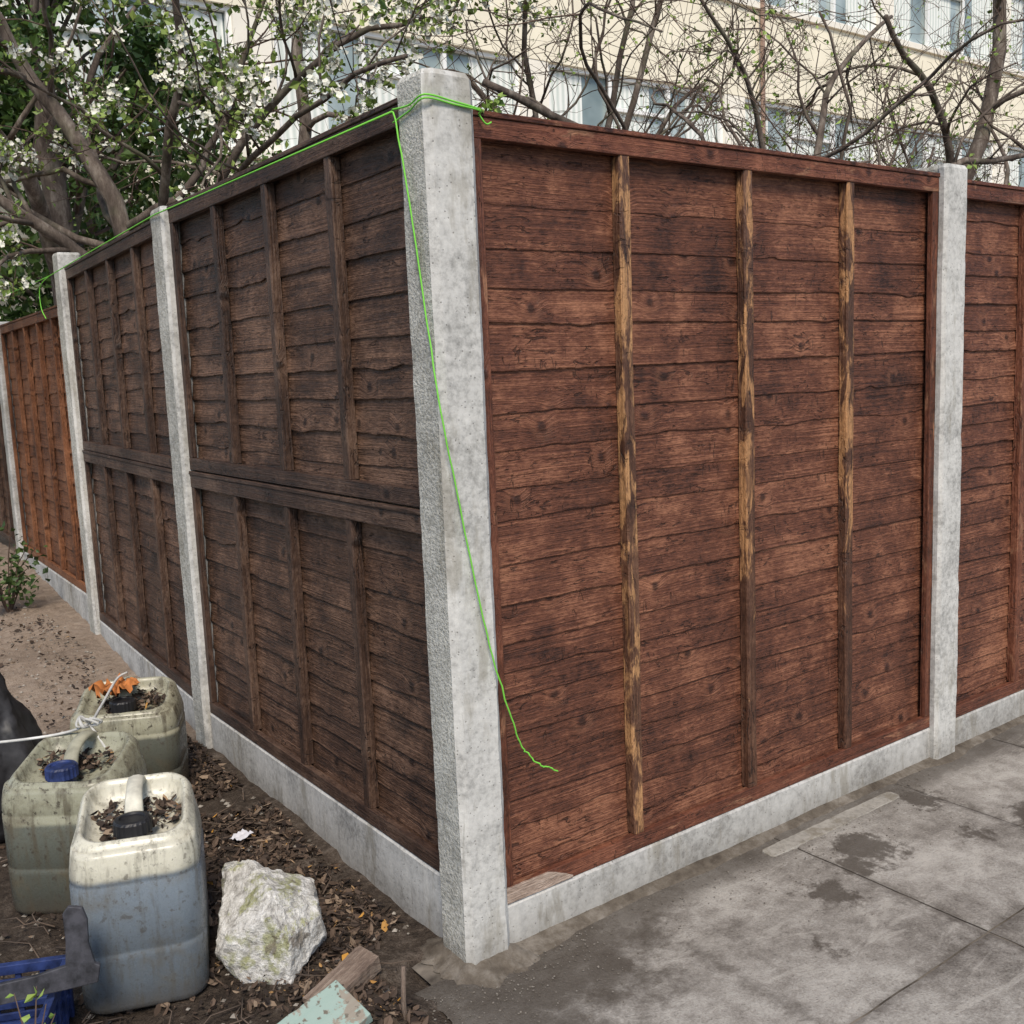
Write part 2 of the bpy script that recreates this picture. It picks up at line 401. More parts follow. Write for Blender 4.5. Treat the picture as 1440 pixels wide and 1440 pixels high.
def soilh(x, y):
    h = .028 + .0054 * max(0, y - 2) ** 2 if y < 8 else .028 + .0054 * 36
    h += .018 * ns(x * 3, y * 3, 2) + .012 * ns(x * 9, y * 9, 4) + .006 * ns(x * 28, y * 28, 6)
    if y < 2.6: h -= .02 * max(0, min(1, (x - .7) / .4))
    if y < 2.0: h -= .03 * max(0, min(1, (x - .95 + .08 * ns(y * 5, 7)) / .12))
    return h
G = MB(); nx, ny = 150, 330; X0, X1, Y0, Y1 = -1.6, 1.35, -.5, 11
idx = [[G.add([(X0 + (X1 - X0) * i / nx, Y0 + (Y1 - Y0) * j / ny, soilh(X0 + (X1 - X0) * i / nx, Y0 + (Y1 - Y0) * j / ny) - (.05 if X0 + (X1 - X0) * i / nx > 1.12 and Y0 + (Y1 - Y0) * j / ny < 1.95 else 0))]) for i in range(nx + 1)] for j in range(ny + 1)]
for j in range(ny):
    for i in range(nx):
        G.face((idx[j][i], idx[j][i + 1], idx[j + 1][i + 1], idx[j + 1][i]))
g = G.build("soil_bed", M_soil, smooth=True); g["kind"] = "structure"
# pavement
def pavemat(name, tint=1.0, smear=False):
    t = NT(name); p = t.pos()
    sx = t.new("ShaderNodeSeparateXYZ"); t.l.new(p, sx.inputs[0])
    n1 = t.noise(p, 1.9, 7, .7, .5); n2 = t.noise(p, 14, 7, .75); n3 = t.noise(p, 150, 4, .78)
    f = t.math('ADD', t.math('MULTIPLY', n1, .42), t.math('ADD', t.math('MULTIPLY', n2, .33), t.math('MULTIPLY', n3, .25)))
    f = t.math('ADD', f, t.math('MULTIPLY', t.math('SUBTRACT', t.rnd(), .5), .05))
    col = t.ramp(f, [(.40, tuple(c * tint for c in (.12, .105, .09))), (.49, tuple(c * tint for c in (.265, .243, .215))), (.59, tuple(c * tint for c in (.45, .425, .385)))])
    def blob(x, y, r0, r1, warp=.25, sx_=1, sy_=1):
        v = t.vmul(p, (sx_, sy_, 0), (-x * sx_, -y * sy_, 0))
        ln = t.new("ShaderNodeVectorMath", operation='LENGTH'); t.l.new(v, ln.inputs[0])
        d = t.math('ADD', ln.outputs["Value"], t.math('MULTIPLY', t.math('SUBTRACT', t.noise(p, 7, 6, .72), .5), warp * 2))
        return t.mr(d, r0, r1, 1, 0)
    damp = t.math('MULTIPLY', blob(1.25, 1.78, .14, .36, .26, .6, 1.0), .95)
    for (x, y, a, b) in [(2.42, 1.66, .06, .11), (2.12, 1.56, .03, .08), (2.28, 1.60, .03, .08), (2.80, 1.74, .04, .08), (1.5, 1.68, .01, .06), (1.9, 1.40, -.01, .04), (2.95, 1.45, .05, .10), (2.7, 1.5, .0, .05)]:
        damp = t.math('MAXIMUM', damp, blob(x, y, a, b, .2))
    edge = t.mr(t.math('ADD', sx.outputs[1], t.math('MULTIPLY', n2, .22)), 1.86, 1.93)
    damp = t.math('MAXIMUM', damp, t.math('MULTIPLY', edge, .85))
    def gridd(c, off):
        q = t.math('FRACT', t.math('DIVIDE', t.math('SUBTRACT', c, off), .6)); return t.math('MULTIPLY', t.math('MINIMUM', q, t.math('SUBTRACT', 1, q)), .6)
    gd = t.math('MINIMUM', gridd(sx.outputs[0], 1.65), gridd(sx.outputs[1], 1.21))
    jd = t.mr(t.math('ADD', gd, t.math('MULTIPLY', t.math('SUBTRACT', n2, .5), .09)), .0, .028, 1, 0)
    damp = t.math('MAXIMUM', damp, t.math('MULTIPLY', jd, .5))
    col = t.mix(t.math('MULTIPLY', damp, .8), col, (.065, .052, .040))
    spk = t.mr(t.noise(p, 75, 2, .6), .64, .70); col = t.mix(t.math('MULTIPLY', spk, .5), col, (.08, .07, .055))
    sy2 = t.mr(t.noise(t.vmul(p, (3, 9, 1)), 1, 7, .75, 1.0), .54, .64); col = t.mix(t.math('MULTIPLY', t.math('MULTIPLY', sy2, t.math('SUBTRACT', 1, damp)), .4), col, (.52, .49, .44))
    t.bump(t.math('ADD', n2, t.math('MULTIPLY', n3, .9)), .7, .007)
    return t.out(col, t.math('SUBTRACT', .88, t.math('MULTIPLY', damp, .25)), .25)
M_pave = pavemat("paving")
B = MB()
for iy in range(-8, 1):
    for ix in range(0, 17):
        x0, x1 = 1.65 + .6 * ix, 1.65 + .6 * (ix + 1)
        if ix == 0: x0 = 1.04
        x0 += .0018; x1 -= .0018
        y0, y1 = 1.21 + .6 * iy + .0018, 1.21 + .6 * (iy + 1) - .0018
        if iy == 0: y1 = 1.897
        dz = R.uniform(-.0012, .0012); rv = R.random()
        n = 20; top = {}
        for a in range(n + 1):
            for b in range(n + 1):
                x = x0 + (x1 - x0) * a / n; y = y0 + (y1 - y0) * b / n
                e = (a in (0, n)) or (b in (0, n))
                top[a, b] = B.add([(x + (.004 * ns(x * 16, y * 16) if e and not (ix == 0 and a == 0) else (.03 * ns(y * 7, 3) + .012 * ns(y * 25, 3) if a == 0 else 0)), y + (.004 * ns(y * 16, x * 16, 3) if e else 0), dz + .002 * ns(x * 4, y * 4) - (.003 if e else 0))])
        for a in range(n):
            for b in range(n):
                B.face((top[a, b], top[a + 1, b], top[a + 1, b + 1], top[a, b + 1]), None, rv)
o = B.build("pavement", M_pave, smooth=True); o["kind"] = "structure"
B = MB(); B.poly([(1.09, -4, -.0055), (14, -4, -.0055), (14, 2.1, -.0055), (1.09, 2.1, -.0055)])
t = NT("joint_sand"); M_j = t.out(t.ramp(t.noise(t.pos(), 9, 5), [(.4, (.06, .05, .04)), (.6, (.22, .19, .155))]), .95)
o = B.build("pavement_bedding", M_j); o["kind"] = "structure"
t = NT("fresh_mortar"); p = t.pos(); n2 = t.noise(p, 22, 6, .7); n3 = t.noise(p, 5, 4)
col = t.ramp(t.math('ADD', t.math('MULTIPLY', n2, .5), t.math('MULTIPLY', n3, .5)), [(.38, (.065, .052, .04)), (.5, (.125, .105, .083)), (.62, (.22, .195, .165))])
t.bump(n2, .8, .01); M_mort = t.out(col, .9, .2)
B = MB(); n = 260; m = 10; ids = []
for i in range(n + 1):
    x = 1.28 + 3.8 * i / n; row = []
    wdt = .035 + .018 * ns(x * 2.2, 5) + .010 * ns(x * 9, 2) + .004 * ns(x * 30, 2) + (.03 * math.exp(-((x - 1.3) / .25) ** 2)) + (.03 * math.exp(-((x - 3.16) / .12) ** 2))
    for k in range(m + 1):
        s = k / m
        h = .011 * (1 - s) ** .9 * (1 + .5 * ns(x * 5, 3)) + .002 * ns(x * 24, s * 3, 1) * (1 - s)
        row.append(B.add([(x, 1.896 - wdt * s, h - (.006 if k == m else 0) + .0015)]))
    ids.append(row)
for i in range(n):
    for k in range(m):
        B.face((ids[i][k + 1], ids[i + 1][k + 1], ids[i + 1][k], ids[i][k]))
o = B.build("mortar_strip", M_mort, smooth=True); o["kind"] = "structure"
B = MB(); rings = []
for s in range(12):
    q = s / 11; row = []
    for k in range(90):
        a = 2 * math.pi * k / 90
        ca_, sa_ = math.cos(a), math.sin(a); m_ = 1 / max(abs(ca_), abs(sa_)) ** (.8 - .5 * q)
        rad = (.062 + q * (.07 + .045 * ns(ca_ * 1.7, sa_ * 1.7, 8) + .016 * ns(ca_ * 6, sa_ * 6, 2) + .006 * ns(ca_ * 20, sa_ * 20, 2))) * m_
        row.append((1.238 + ca_ * rad, 1.933 + sa_ * rad, .022 * (1 - q) ** 1.1 - .004 * q + .004 * ns(ca_ * 5, sa_ * 5, q * 3) * (1 - q) + .002))
    rings.append(row)
B.loft(rings, cap=False); B.f = [tuple(reversed(f)) for f in B.f]
o = B.build("mortar_collar", M_mort, smooth=True); o["kind"] = "structure"
B = MB(); rings = []
for i in range(61):
    x = 2.15 + .62 * i / 60; e = .004 * ns(x * 14, 4) + .003 * ns(x * 50, 4); e2 = .005 * ns(x * 14, 9) + .003 * ns(x * 50, 7)
    e += (.006 * ns(x * 3, 1)); s = min(1, i / 2 + .6, (60 - i) / 2 + .6)
    rings.append([(x, 1.806 + (e - .025) * s, -.004), (x, 1.808 + (e - .023) * s, .0035), (x, 1.810 + (e2 + .022) * s, .0045), (x, 1.812 + (e2 + .024) * s, -.004)])
B.loft(rings); B.f = [tuple(reversed(f)) for f in B.f]
o = B.build("cement_strip", concrete("pale_cement", (.40, .38, .34), pits=.4, dirt=.8), smooth=False); o["kind"] = "structure"
# ------------------------------------------------------------------ string
t = NT("green_string"); M_str = t.out((.20, .62, .07), .6)
B = MB()
def smooth_path(pts, sub=8):
    pts = [Vector(p) for p in pts]; out = []
    for i in range(len(pts) - 1):
        p0, p1, p2, p3 = pts[max(i - 1, 0)], pts[i], pts[i + 1], pts[min(i + 2, len(pts) - 1)]
        for s in range(sub):
            u = s / sub
            out.append(.5 * ((2 * p1) + (-p0 + p2) * u + (2 * p0 - 5 * p1 + 4 * p2 - p3) * u * u + (-p0 + 3 * p1 - 3 * p2 + p3) * u ** 3))
    out.append(pts[-1]); return out
hang = [(1.170, 2.0, 1.955), (1.168, 1.984, 1.935), (1.168, 1.945, 1.766), (1.168, 1.898, 1.508), (1.167, 1.858, 1.311), (1.199, 1.856, 1.123), (1.250, 1.856, .843), (1.291, 1.856, .677), (1.346, 1.868, .526), (1.37, 1.872, .49), (1.404, 1.868, .452), (1.43, 1.87, .44), (1.458, 1.872, .42)]
hp = smooth_path(hang, 10)
hp = [q + Vector((.002 * ns(i * .35), .0012 * ns(i * .4, 4), 0)) * (1 + 2 * (q.z < .7)) for i, q in enumerate(hp)]
SR = .0020
B.tube(hp, SR, 6)
B.tube(smooth_path([(1.171, 2.0, 1.962), (1.171, 1.93, 1.956), (1.172, 1.868, 1.964), (1.24, 1.864, 1.957), (1.305, 1.864, 1.948), (1.318, 1.885, 1.944)], 6), SR, 6)
B.tube(smooth_path([(1.171, 2.0, 1.935), (1.171, 1.93, 1.944), (1.172, 1.868, 1.957), (1.24, 1.864, 1.951), (1.305, 1.864, 1.946), (1.318, 1.885, 1.944)], 6), SR, 6)
B.tube(smooth_path([(1.318, 1.885, 1.944), (1.335, 1.883, 1.925), (1.35, 1.884, 1.93)], 5), SR, 6)
B.tube([(1.171, 2.0, 1.958), (1.172, 2.8, 1.966), (1.172, 3.66, 1.975), (1.19, 4.5, 1.96), (1.215, 5.52, 1.94), (1.20, 6.5, 1.93), (1.1, 8.5, 1.93)], .0024, 6)
B.tube(smooth_path([(1.215, 5.52, 1.94), (1.20, 5.66, 1.90), (1.20, 5.68, 1.80), (1.205, 5.62, 1.74)], 8), .0025, 5)
o = B.build("green_string", M_str, smooth=True)
tag(o, "fluorescent green builder's string tied round the corner post", "string")
# ------------------------------------------------------------------ jerrycans
def canmat(name, liquid, top, line, dirt):
    t = NT(name); o = t.obj(); s = t.new("ShaderNodeSeparateXYZ"); t.l.new(o, s.inputs[0])
    n1 = t.noise(o, 7, 6, .7); n2 = t.noise(o, 55, 5, .75); n4 = t.noise(t.vmul(o, (40, 40, 5)), 1, 5, .7)
    z = t.math('ADD', s.outputs[2], t.math('MULTIPLY', t.math('SUBTRACT', n1, .5), .015))
    m = t.mr(z, line - .006, line + .008)
    lq = t.mix(t.mr(z, 0, line), tuple(c * .6 for c in liquid), liquid)
    col = t.mix(m, lq, top)
    col = t.mix(t.math('MULTIPLY', t.mr(n1, .48, .7), dirt), col, (.12, .10, .065))
    col = t.mix(t.math('MULTIPLY', t.mr(n4, .48, .66), dirt * .9), col, (.09, .075, .05))
    col = t.mix(t.math('MULTIPLY', t.mr(n2, .56, .64), min(1, dirt * 1.1)), col, (.05, .04, .028))
    col = t.mix(t.math('MULTIPLY', t.mr(t.math('ADD', s.outputs[2], t.math('MULTIPLY', n1, .08)), .03, .12, 1, 0), .65), col, (.08, .065, .05))
    t.bump(t.math('ADD', n1, t.math('MULTIPLY', n2, .2)), .2, .008)
    t.b.inputs["Subsurface Weight"].default_value = .3
    t.b.inputs["Subsurface Radius"].default_value = (.02, .02, .015)
    return t.out(col, t.mr(n2, .4, .7, .25, .6), .45)
def plain(name, c, rough=.5, var=.3, sc=12, spec=.4, bump=.2):
    t = NT(name); n = t.noise(t.pos(), sc, 5, .65)
    col = t.ramp(n, [(.35, tuple(x * (1 - var) for x in c)), (.65, tuple(min(1, x * (1 + var)) for x in c))])
    t.bump(n, bump, .004); return t.out(col, rough, spec)
M_black = plain("black_plastic", (.018, .018, .02), .45)
M_blue = plain("blue_plastic", (.02, .035, .12), .5, .5, 30)
def rrect(w, d, rc, n=9):
    out = []
    for cx, cy, a0 in ((w - rc, d - rc, 0), (-w + rc, d - rc, 90), (-w + rc, -d + rc, 180), (w - rc, -d + rc, 270)):
        for k in range(n):
            a = math.radians(a0 + 90 * k / (n - 1)); out.append((cx + rc * math.cos(a), cy + rc * math.sin(a)))
    return out
def jerrycan(loc, yaw, w, d, h, mat, hmat, capmat, label, sd=0):
    root = empty("jerrycan", loc, yaw); tag(root, label, "jerrycan", "old plastic jerrycans")
    B = MB(); rings = []
    prof = [(0, .88), (.008, .94), (.022, .975), (.05, .992), (.30, 1), (.325, 1), (.335, .988), (.35, .988), (.36, 1), (.70, 1), (.71, .988), (.725, .988), (.735, .998), (.80, .99), (.86, .97), (.90, .945), (.94, .91), (.97, .87), (.988, .825), (.985, .79), (.955, .755), (.90, .72), (.875, .6), (.865, .3), (.864, .05)]
    for z, k in prof:
        rc = .055 if k > .76 else .055 * k
        pr = rrect(w * k, d * k, rc)
        rings.append([(x * (1 + .035 * math.sin(z * 3.1) * (1 - abs(y / d) ** 2)) + .005 * ns(x * 9 + sd, y * 9, z * 3), y * (1 + .04 * math.sin(z * 3.1) * (1 - abs(x / w) ** 2)) + .005 * ns(x * 9 + sd, y * 9, z * 3 + 7), z * h + (.03 * (y / d) if z > .9 or k < .76 else 0)) for x, y in pr])
    B.loft(rings); B.build("body", mat, smooth=True, parent=root)
    H = MB(); zt = h * .93
    path = smooth_path([(0, -d * .2, zt - .045), (0, -d * .12, zt + .018), (0, d * .1, zt + .044), (0, d * .45, zt + .054), (0, d * .76, zt + .044), (0, d * .86, zt - .005)], 6)
    rings = []
    for i, q in enumerate(path):
        tdir = (path[min(i + 1, len(path) - 1)] - path[max(i - 1, 0)]).normalized(); up = Vector((1, 0, 0)).cross(tdir)
        fl = 1 + .5 * abs(i / len(path) - .5)
        rings.append([q + Vector((1, 0, 0)) * .018 * fl * math.cos(a * math.pi / 5) + up * .010 * math.sin(a * math.pi / 5) for a in range(10)])
    H.loft(rings); H.build("handle", hmat, smooth=True, parent=root)
    C = MB(); cz = h * .93; cy = -d * .50; rings = []
    for z, r_ in ((-.045, .034), (.010, .033), (.0105, .038), (.014, .040), (.040, .039), (.045, .036), (.046, .028), (.042, .026)):
        n = 44
        rings.append([((r_ + (.0016 if k % 2 and .012 < z < .041 else 0)) * math.cos(2 * math.pi * k / n), cy + (r_ + (.0016 if k % 2 and .012 < z < .041 else 0)) * math.sin(2 * math.pi * k / n), cz + z - .018) for k in range(n)])
    C.loft(rings); C.build("cap", capmat, parent=root)
    return root
MC1 = canmat("cloudy_can_plastic", (.175, .21, .245), (.60, .58, .48), .312, .48)
MC2 = canmat("olive_can_plastic", (.12, .13, .11), (.32, .32, .24), .25, .8)
MC3 = canmat("khaki_can_plastic", (.10, .105, .085), (.36, .35, .26), .24, .85)
MH = plain("cream_handle", (.58, .56, .47), .5); MH2 = plain("olive_handle", (.34, .33, .25), .6)
jerrycan((.577, 2.315, .03), math.radians(-20), .136, .145, .42, MC1, MH, M_black, "cloudy plastic jerrycan half full of blue-grey liquid with black cap")
jerrycan((.562, 2.83, .035), math.radians(-38), .155, .14, .385, MC2, MH2, M_blue, "dirty olive plastic jerrycan with rope tied to its handle", 4)
jerrycan((.85, 3.38, .035), math.radians(-25), .165, .13, .355, MC3, MH2, M_black, "muddy khaki jerrycan with debris on top beside the fence", 9)
M_rope = plain("white_rope", (.55, .55, .53), .8)
B = MB()
B.tube(smooth_path([(.1, 3.1, .48), (.35, 3.05, .44), (.55, 2.97, .44), (.63, 2.93, .465), (.71, 3.13, .44), (.82, 3.36, .45), (.87, 3.42, .45)], 8), .0042, 6)
for k in range(5):
    a = R.uniform(0, 6.28); c = Vector((.63, 2.93, .466))
    B.tube(smooth_path([c, c + Vector((math.cos(a) * .022, math.sin(a) * .022, .018)), c + Vector((math.cos(a + 1) * .035, math.sin(a + 1) * .035, .0)), c + Vector((.0, 0, -.01))], 6), .0038, 6)
B.tube(smooth_path([(.63, 2.93, .465), (.66, 2.88, .39), (.67, 2.84, .32), (.69, 2.81, .24)], 6), .004, 6)
o = B.build("rope", M_rope, smooth=True); tag(o, "thin white rope knotted round the jerrycan handles", "rope")
B = MB(); n = 14; g_ = []
for j in range(n + 1):
    g_.append([B.add([(.74 + .15 * i / n, 3.31 + .12 * j / n, .425 + .034 * ns(i * .45, j * .45, 9) + .025 * ns(i * .9, j * .9, 2))]) for i in range(n + 1)])
for j in range(n):
    for i in range(n):
        if (i - 7) ** 2 + (j - 7) ** 2 < 46 + 26 * ns(i * .8, j * .8, 5): B.face((g_[j][i], g_[j][i + 1], g_[j + 1][i + 1], g_[j + 1][i]))
o = B.build("cloth_scrap", plain("orange_cloth", (.42, .15, .04), .8), smooth=True); tag(o, "crumpled orange cloth scrap lying on a jerrycan", "cloth")
# rock
t = NT("mossy_stone"); p = t.obj(); n1 = t.noise(p, 9, 6, .7); n2 = t.noise(p, 45, 5, .75)
col = t.ramp(n2, [(.36, (.30, .285, .26)), (.5, (.56, .545, .51)), (.66, (.76, .75, .72))])
gs = t.new("ShaderNodeSeparateXYZ"); t.l.new(t.new("ShaderNodeNewGeometry").outputs["Normal"], gs.inputs[0])
mm = t.math('MULTIPLY', t.mr(n1, .47, .55), t.mr(t.math('SUBTRACT', gs.outputs[2], t.math('MULTIPLY', gs.outputs[0], .9)), .1, .8))
col = t.mix(t.math('MULTIPLY', mm, .75), col, (.26, .27, .09))
col = t.mix(t.math('MULTIPLY', t.mr(n1, .56, .61), .7), col, (.14, .11, .08))
t.bump(t.math('ADD', n2, n1), .9, .014); M_rock = t.out(col, .9)
bm = bmesh.new(); bmesh.ops.create_icosphere(bm, subdivisions=6, radius=1.7)
pl = [((-.15, -1, .12), .58), ((.85, -.6, .1), .70), ((-1, -.1, .15), .80), ((.35, .1, 1), .72), ((-.45, -.35, .85), .62), ((1, .2, .25), .84), ((.6, -.4, .75), .68), ((0, 1, .1), .8), ((-.2, -.6, -.8), .74), ((0, 0, -1), .8), ((.9, -.3, -.6), .72), ((-.8, -.6, .5), .76), ((-.7, -.5, -.5), .74)]
for v in bm.verts:
    for nrm, dd in pl:
        nv = Vector(nrm).normalized(); e = v.co.dot(nv) - dd
        if e > 0: v.co -= nv * e
    v.co *= 1 + .04 * ns(*(v.co * 2.2)) + .035 * ns(*(v.co * 6)) + .03 * ns(*(v.co * 14)) + .016 * ns(*(v.co * 35))
    v.co.x *= .145; v.co.y *= .14; v.co.z *= .165
me = bpy.data.meshes.new("rock"); bm.to_mesh(me); bm.free(); me.materials.append(M_rock)
o = bpy.data.objects.new("rock", me); COL.objects.link(o); o.location = (.815, 2.17, .10); o.rotation_euler = (.05, .05, -.55)
tag(o, "broken pale concrete lump with yellow-green moss on soil", "rock")
# blue crate
B = MB()
def crate(B, w, d, h, tk=.006):
    B.box((-w, -d, 0), (w, d, tk))
    for sgn in (-1, 1):
        for k in range(4):
            z0 = tk + .001 + k * (h - .03) / 4
            B.box((-w, sgn * d - tk / 2, z0), (w, sgn * d + tk / 2, z0 + (h - .03) / 4 * .62))
            B.box((sgn * w - tk / 2, -d + .004, z0), (sgn * w + tk / 2, d - .004, z0 + (h - .03) / 4 * .62))
        for k in range(7):
            x = -w + 2 * w * k / 6
            B.box((x - .006, sgn * (d + .005) - .004, .001), (x + .006, sgn * (d + .005) + .004, h - .02))
        for k in range(5):
            y = -d + .01 + 2 * (d - .01) * k / 4
            B.box((sgn * (w + .005) - .004, y - .006, .001), (sgn * (w + .005) + .004, y + .006, h - .02))
        B.box((-w - .012, sgn * (d + .004) - .008, h - .022), (w + .012, sgn * (d + .004) + .008, h))
        B.box((sgn * (w + .004) - .0085, -d + .005, h - .0225), (sgn * (w + .004) + .0085, d - .005, h - .0005))
crate(B, .15, .11, .135)
o = B.build("plastic_crate", M_blue, bevel=.0015, loc=(.21, 2.24, .03), rotz=math.radians(-25)); tag(o, "dark blue slotted plastic crate beside the jerrycan", "crate")
# black sack
bm = bmesh.new(); bmesh.ops.create_icosphere(bm, subdivisions=5, radius=1)
for v in bm.verts:
    c = v.co.copy(); k = 1 + .16 * ns(*(c * 2)) + .10 * abs(ns(*(c * 5))) + .05 * ns(*(c * 14))
    s = 1 - .45 * max(0, c.z)
    v.co = Vector((c.x * k * s * .17, c.y * k * s * .2, max(-.9, c.z) * .29 * (1 + .1 * ns(*(c * 3)))))
me = bpy.data.meshes.new("rubble_sack"); bm.to_mesh(me); bm.free(); me.materials.append(plain("black_sack_plastic", (.03, .03, .033), .5, .5, 20))
for pl_ in me.polygons: pl_.use_smooth = True
o = bpy.data.objects.new("rubble_sack", me); COL.objects.link(o); o.location = (.42, 3.42, .29)
tag(o, "crumpled black plastic rubble sack behind the jerrycans", "sack")
# timber offcuts
def plank(name, c, size, yaw, tiltx, tilty, mat, label, cat):
    B = MB(); w, d, h = size
    n = 14; rings = []
    for i in range(n + 1):
        x = -w / 2 + w * i / n; e = .004 * ns(i * .7, w * 9)
        rings.append([(x, -d / 2 + e, -h / 2), (x + (.006 if i == n else 0), d / 2 + e, -h / 2), (x, d / 2 + e, h / 2 + .001 * ns(i, 2)), (x - (.01 if i == n else 0), -d / 2 + e, h / 2)])
    b0 = len(B.f); B.loft(rings)
    for q in range(b0, len(B.f)): B.uv[q] = [(B.v[i][0] + 3, B.v[i][1] + B.v[i][2]) for i in B.f[q]]
    o = B.build(name, mat, bevel=.002, loc=c); o.rotation_euler = (tiltx, tilty, yaw); tag(o, label, cat); return o
t = NT("flaking_paint"); n1 = t.noise(t.obj(), 14, 6, .7); n2 = t.noise(t.vmul(t.obj(), (4, 60, 10)), 1, 4)
col = t.mix(t.mr(n1, .57, .61), (.28, .39, .34), (.25, .18, .13)); col = t.mix(t.math('MULTIPLY', n2, .5), col, (.42, .48, .43)); col = t.mix(t.mr(t.noise(t.obj(), 60, 4), .58, .66), col, (.16, .14, .11)); t.bump(n1, .3, .004)
M_teal = t.out(col, .7)
plank("painted_board", (.755, 1.84, .05), (.26, .12, .03), math.radians(14), .25, -.10, M_teal, "offcut board with flaking pale green paint on soil", "board")
plank("timber_offcut", (.905, 1.975, .04), (.20, .065, .045), math.radians(24), .1, -.08, M_raw, "weathered grey-brown timber offcut lying on the soil", "timber")
# dark broken bracket resting on the crate against the front can
B = MB()
def slab2d(B, outline, th, M):
    a = [M @ Vector((x, 0, z)) for x, z in outline]; b = [M @ Vector((x, th, z)) for x, z in outline]; n = len(a)
    i = B.add(a); j = B.add(b)
    B.face([i + k for k in range(n)]); B.face([j + k for k in reversed(range(n))])
    for k in range(n): B.face((i + (k + 1) % n, i + k, j + k, j + (k + 1) % n))
out_ = [(-.10, -.005), (.02, .004), (.10, .010), (.17, .014), (.215, .018), (.222, .052), (.212, .058), (.203, .10), (.204, .15), (.196, .176), (.17, .182), (.158, .168), (.160, .11), (.156, .062), (.10, .052), (.02, .046), (-.06, .036), (-.11, .03)]
slab2d(B, out_, .012, Matrix.Rotation(math.radians(-22), 4, 'Z') @ Matrix.Rotation(-.12, 4, 'X'))
o = B.build("broken_bracket", plain("dark_bracket", (.04, .04, .048), .6, .6, 30), bevel=.002, loc=(.215, 2.165, .172)); tag(o, "dark irregular broken plastic bracket leaning on the jerrycan", "bracket")
B = MB(); B.tube([(.965, 1.80, -.03), (.962, 1.803, .06), (.966, 1.801, .14)], [.006, .006, .005], 7)
o = B.build("wooden_stake", M_raw, smooth=True); tag(o, "thin bare wooden stake pushed into the soil edge", "stake")
B = MB(); gg = []
for j in range(7): gg.append([B.add([(i * .010, j * .007, .012 * ns(i * .8, j * .8, 1))]) for i in range(7)])
for j in range(6):
    for i in range(6): B.face((gg[j][i], gg[j][i + 1], gg[j + 1][i + 1], gg[j + 1][i]))
o = B.build("paper_litter", plain("white_paper", (.7, .7, .75), .6, .1), smooth=True, loc=(.98, 2.78, .06), rotz=.5); tag(o, "small crumpled white paper scrap on leaf litter", "litter")
# leaf litter
B = MB()
def leaf(B, c, s, rr, flat=.5, r=None):
    yaw = rr.uniform(0, 6.28); M = Matrix.Rotation(yaw, 3, 'Z') @ Matrix.Rotation(rr.gauss(0, flat), 3, 'X') @ Matrix.Rotation(rr.gauss(0, flat), 3, 'Y')
    cu = rr.uniform(-.25, .6) * s; w = rr.uniform(.22, .55)
    j = lambda: rr.uniform(.7, 1.25)
    pts = [(-1, 0, cu), (-.45 * j(), -w * j(), cu * .3), (.35 * j(), -w * j(), 0), (1, 0, cu * .8), (.35 * j(), w * j(), cu * .5), (-.45 * j(), w * j(), cu * .8)]
    P = [Vector(c) + M @ Vector((x * s, y * s, z)) for x, y, z in pts]; b = B.add(P); r = rr.random() if r is None else r
    B.face((b, b + 1, b + 2, b + 3), None, r); B.face((b, b + 3, b + 4, b + 5), None, r)
rr = random.Random(11)
for _ in range(19000):
    x = 1.16 - abs(rr.gauss(0, .30)); y = rr.uniform(1.75, 4.0) if rr.random() < .94 else rr.uniform(4.0, 7)
    if ns(x * 4, y * 4, 3) < -.25 or x > 1.18: continue
    if y < 2.1 and x > 1.0: continue
    leaf(B, (x, y, soilh(x, y) + rr.uniform(.001, .014)), .003 + .017 * rr.random() ** 2.6, rr)
for cx, cy, cz, w in ((.59, 2.34, .402, .088), (.575, 2.87, .377, .09), (.87, 3.39, .35, .09)):
    for _ in range(520):
        leaf(B, (cx + rr.uniform(-w, w), cy + rr.uniform(-w, w) * .9, cz + rr.uniform(-.01, .024)), rr.uniform(.004, .016), rr)
t = NT("dead_leaves"); col = t.ramp(t.rnd(), [(.0, (.020, .014, .011)), (.5, (.055, .038, .028)), (.86, (.13, .088, .062)), (.98, (.27, .20, .14)), (1, (.5, .25, .04))])
M_dl = t.out(col, .75)
o = B.build("leaf_litter", M_dl); o["kind"] = "stuff"
B = MB()
for _ in range(2800):
    q = rr.random()
    if q < .7: x = rr.uniform(-.2, 1.17); y = rr.uniform(1.7, 6.5); z = soilh(x, y)
    else: x = rr.uniform(1.0, 3.0) if rr.random() < .6 else rr.uniform(1.0, 1.5); y = 1.86 - abs(rr.gauss(0, .14)); z = .001
    if x > 1.0 and q < .7 and y < 2: continue
    s = rr.uniform(.002, .011) * (1 if q < .7 else .33); bb = []
    for (a, b_, c_) in ((1, 0, 0), (-1, 0, 0), (0, 1, 0), (0, -1, 0), (0, 0, .7), (0, 0, -.7)):
        k = s * rr.uniform(.7, 1.2); bb.append((x + a * k, y + b_ * k, z + c_ * k + .002))
    b = B.add(bb); r = rr.random() * (1 if q < .7 else .5)
    for f_ in ((0, 2, 4), (2, 1, 4), (1, 3, 4), (3, 0, 4), (2, 0, 5), (1, 2, 5), (3, 1, 5), (0, 3, 5)): B.face([b + i for i in f_], None, r)
o = B.build("gravel", leafmat("pebbles", (.09, .075, .06), (.34, .31, .27), .9)); o["kind"] = "stuff"
B = MB()
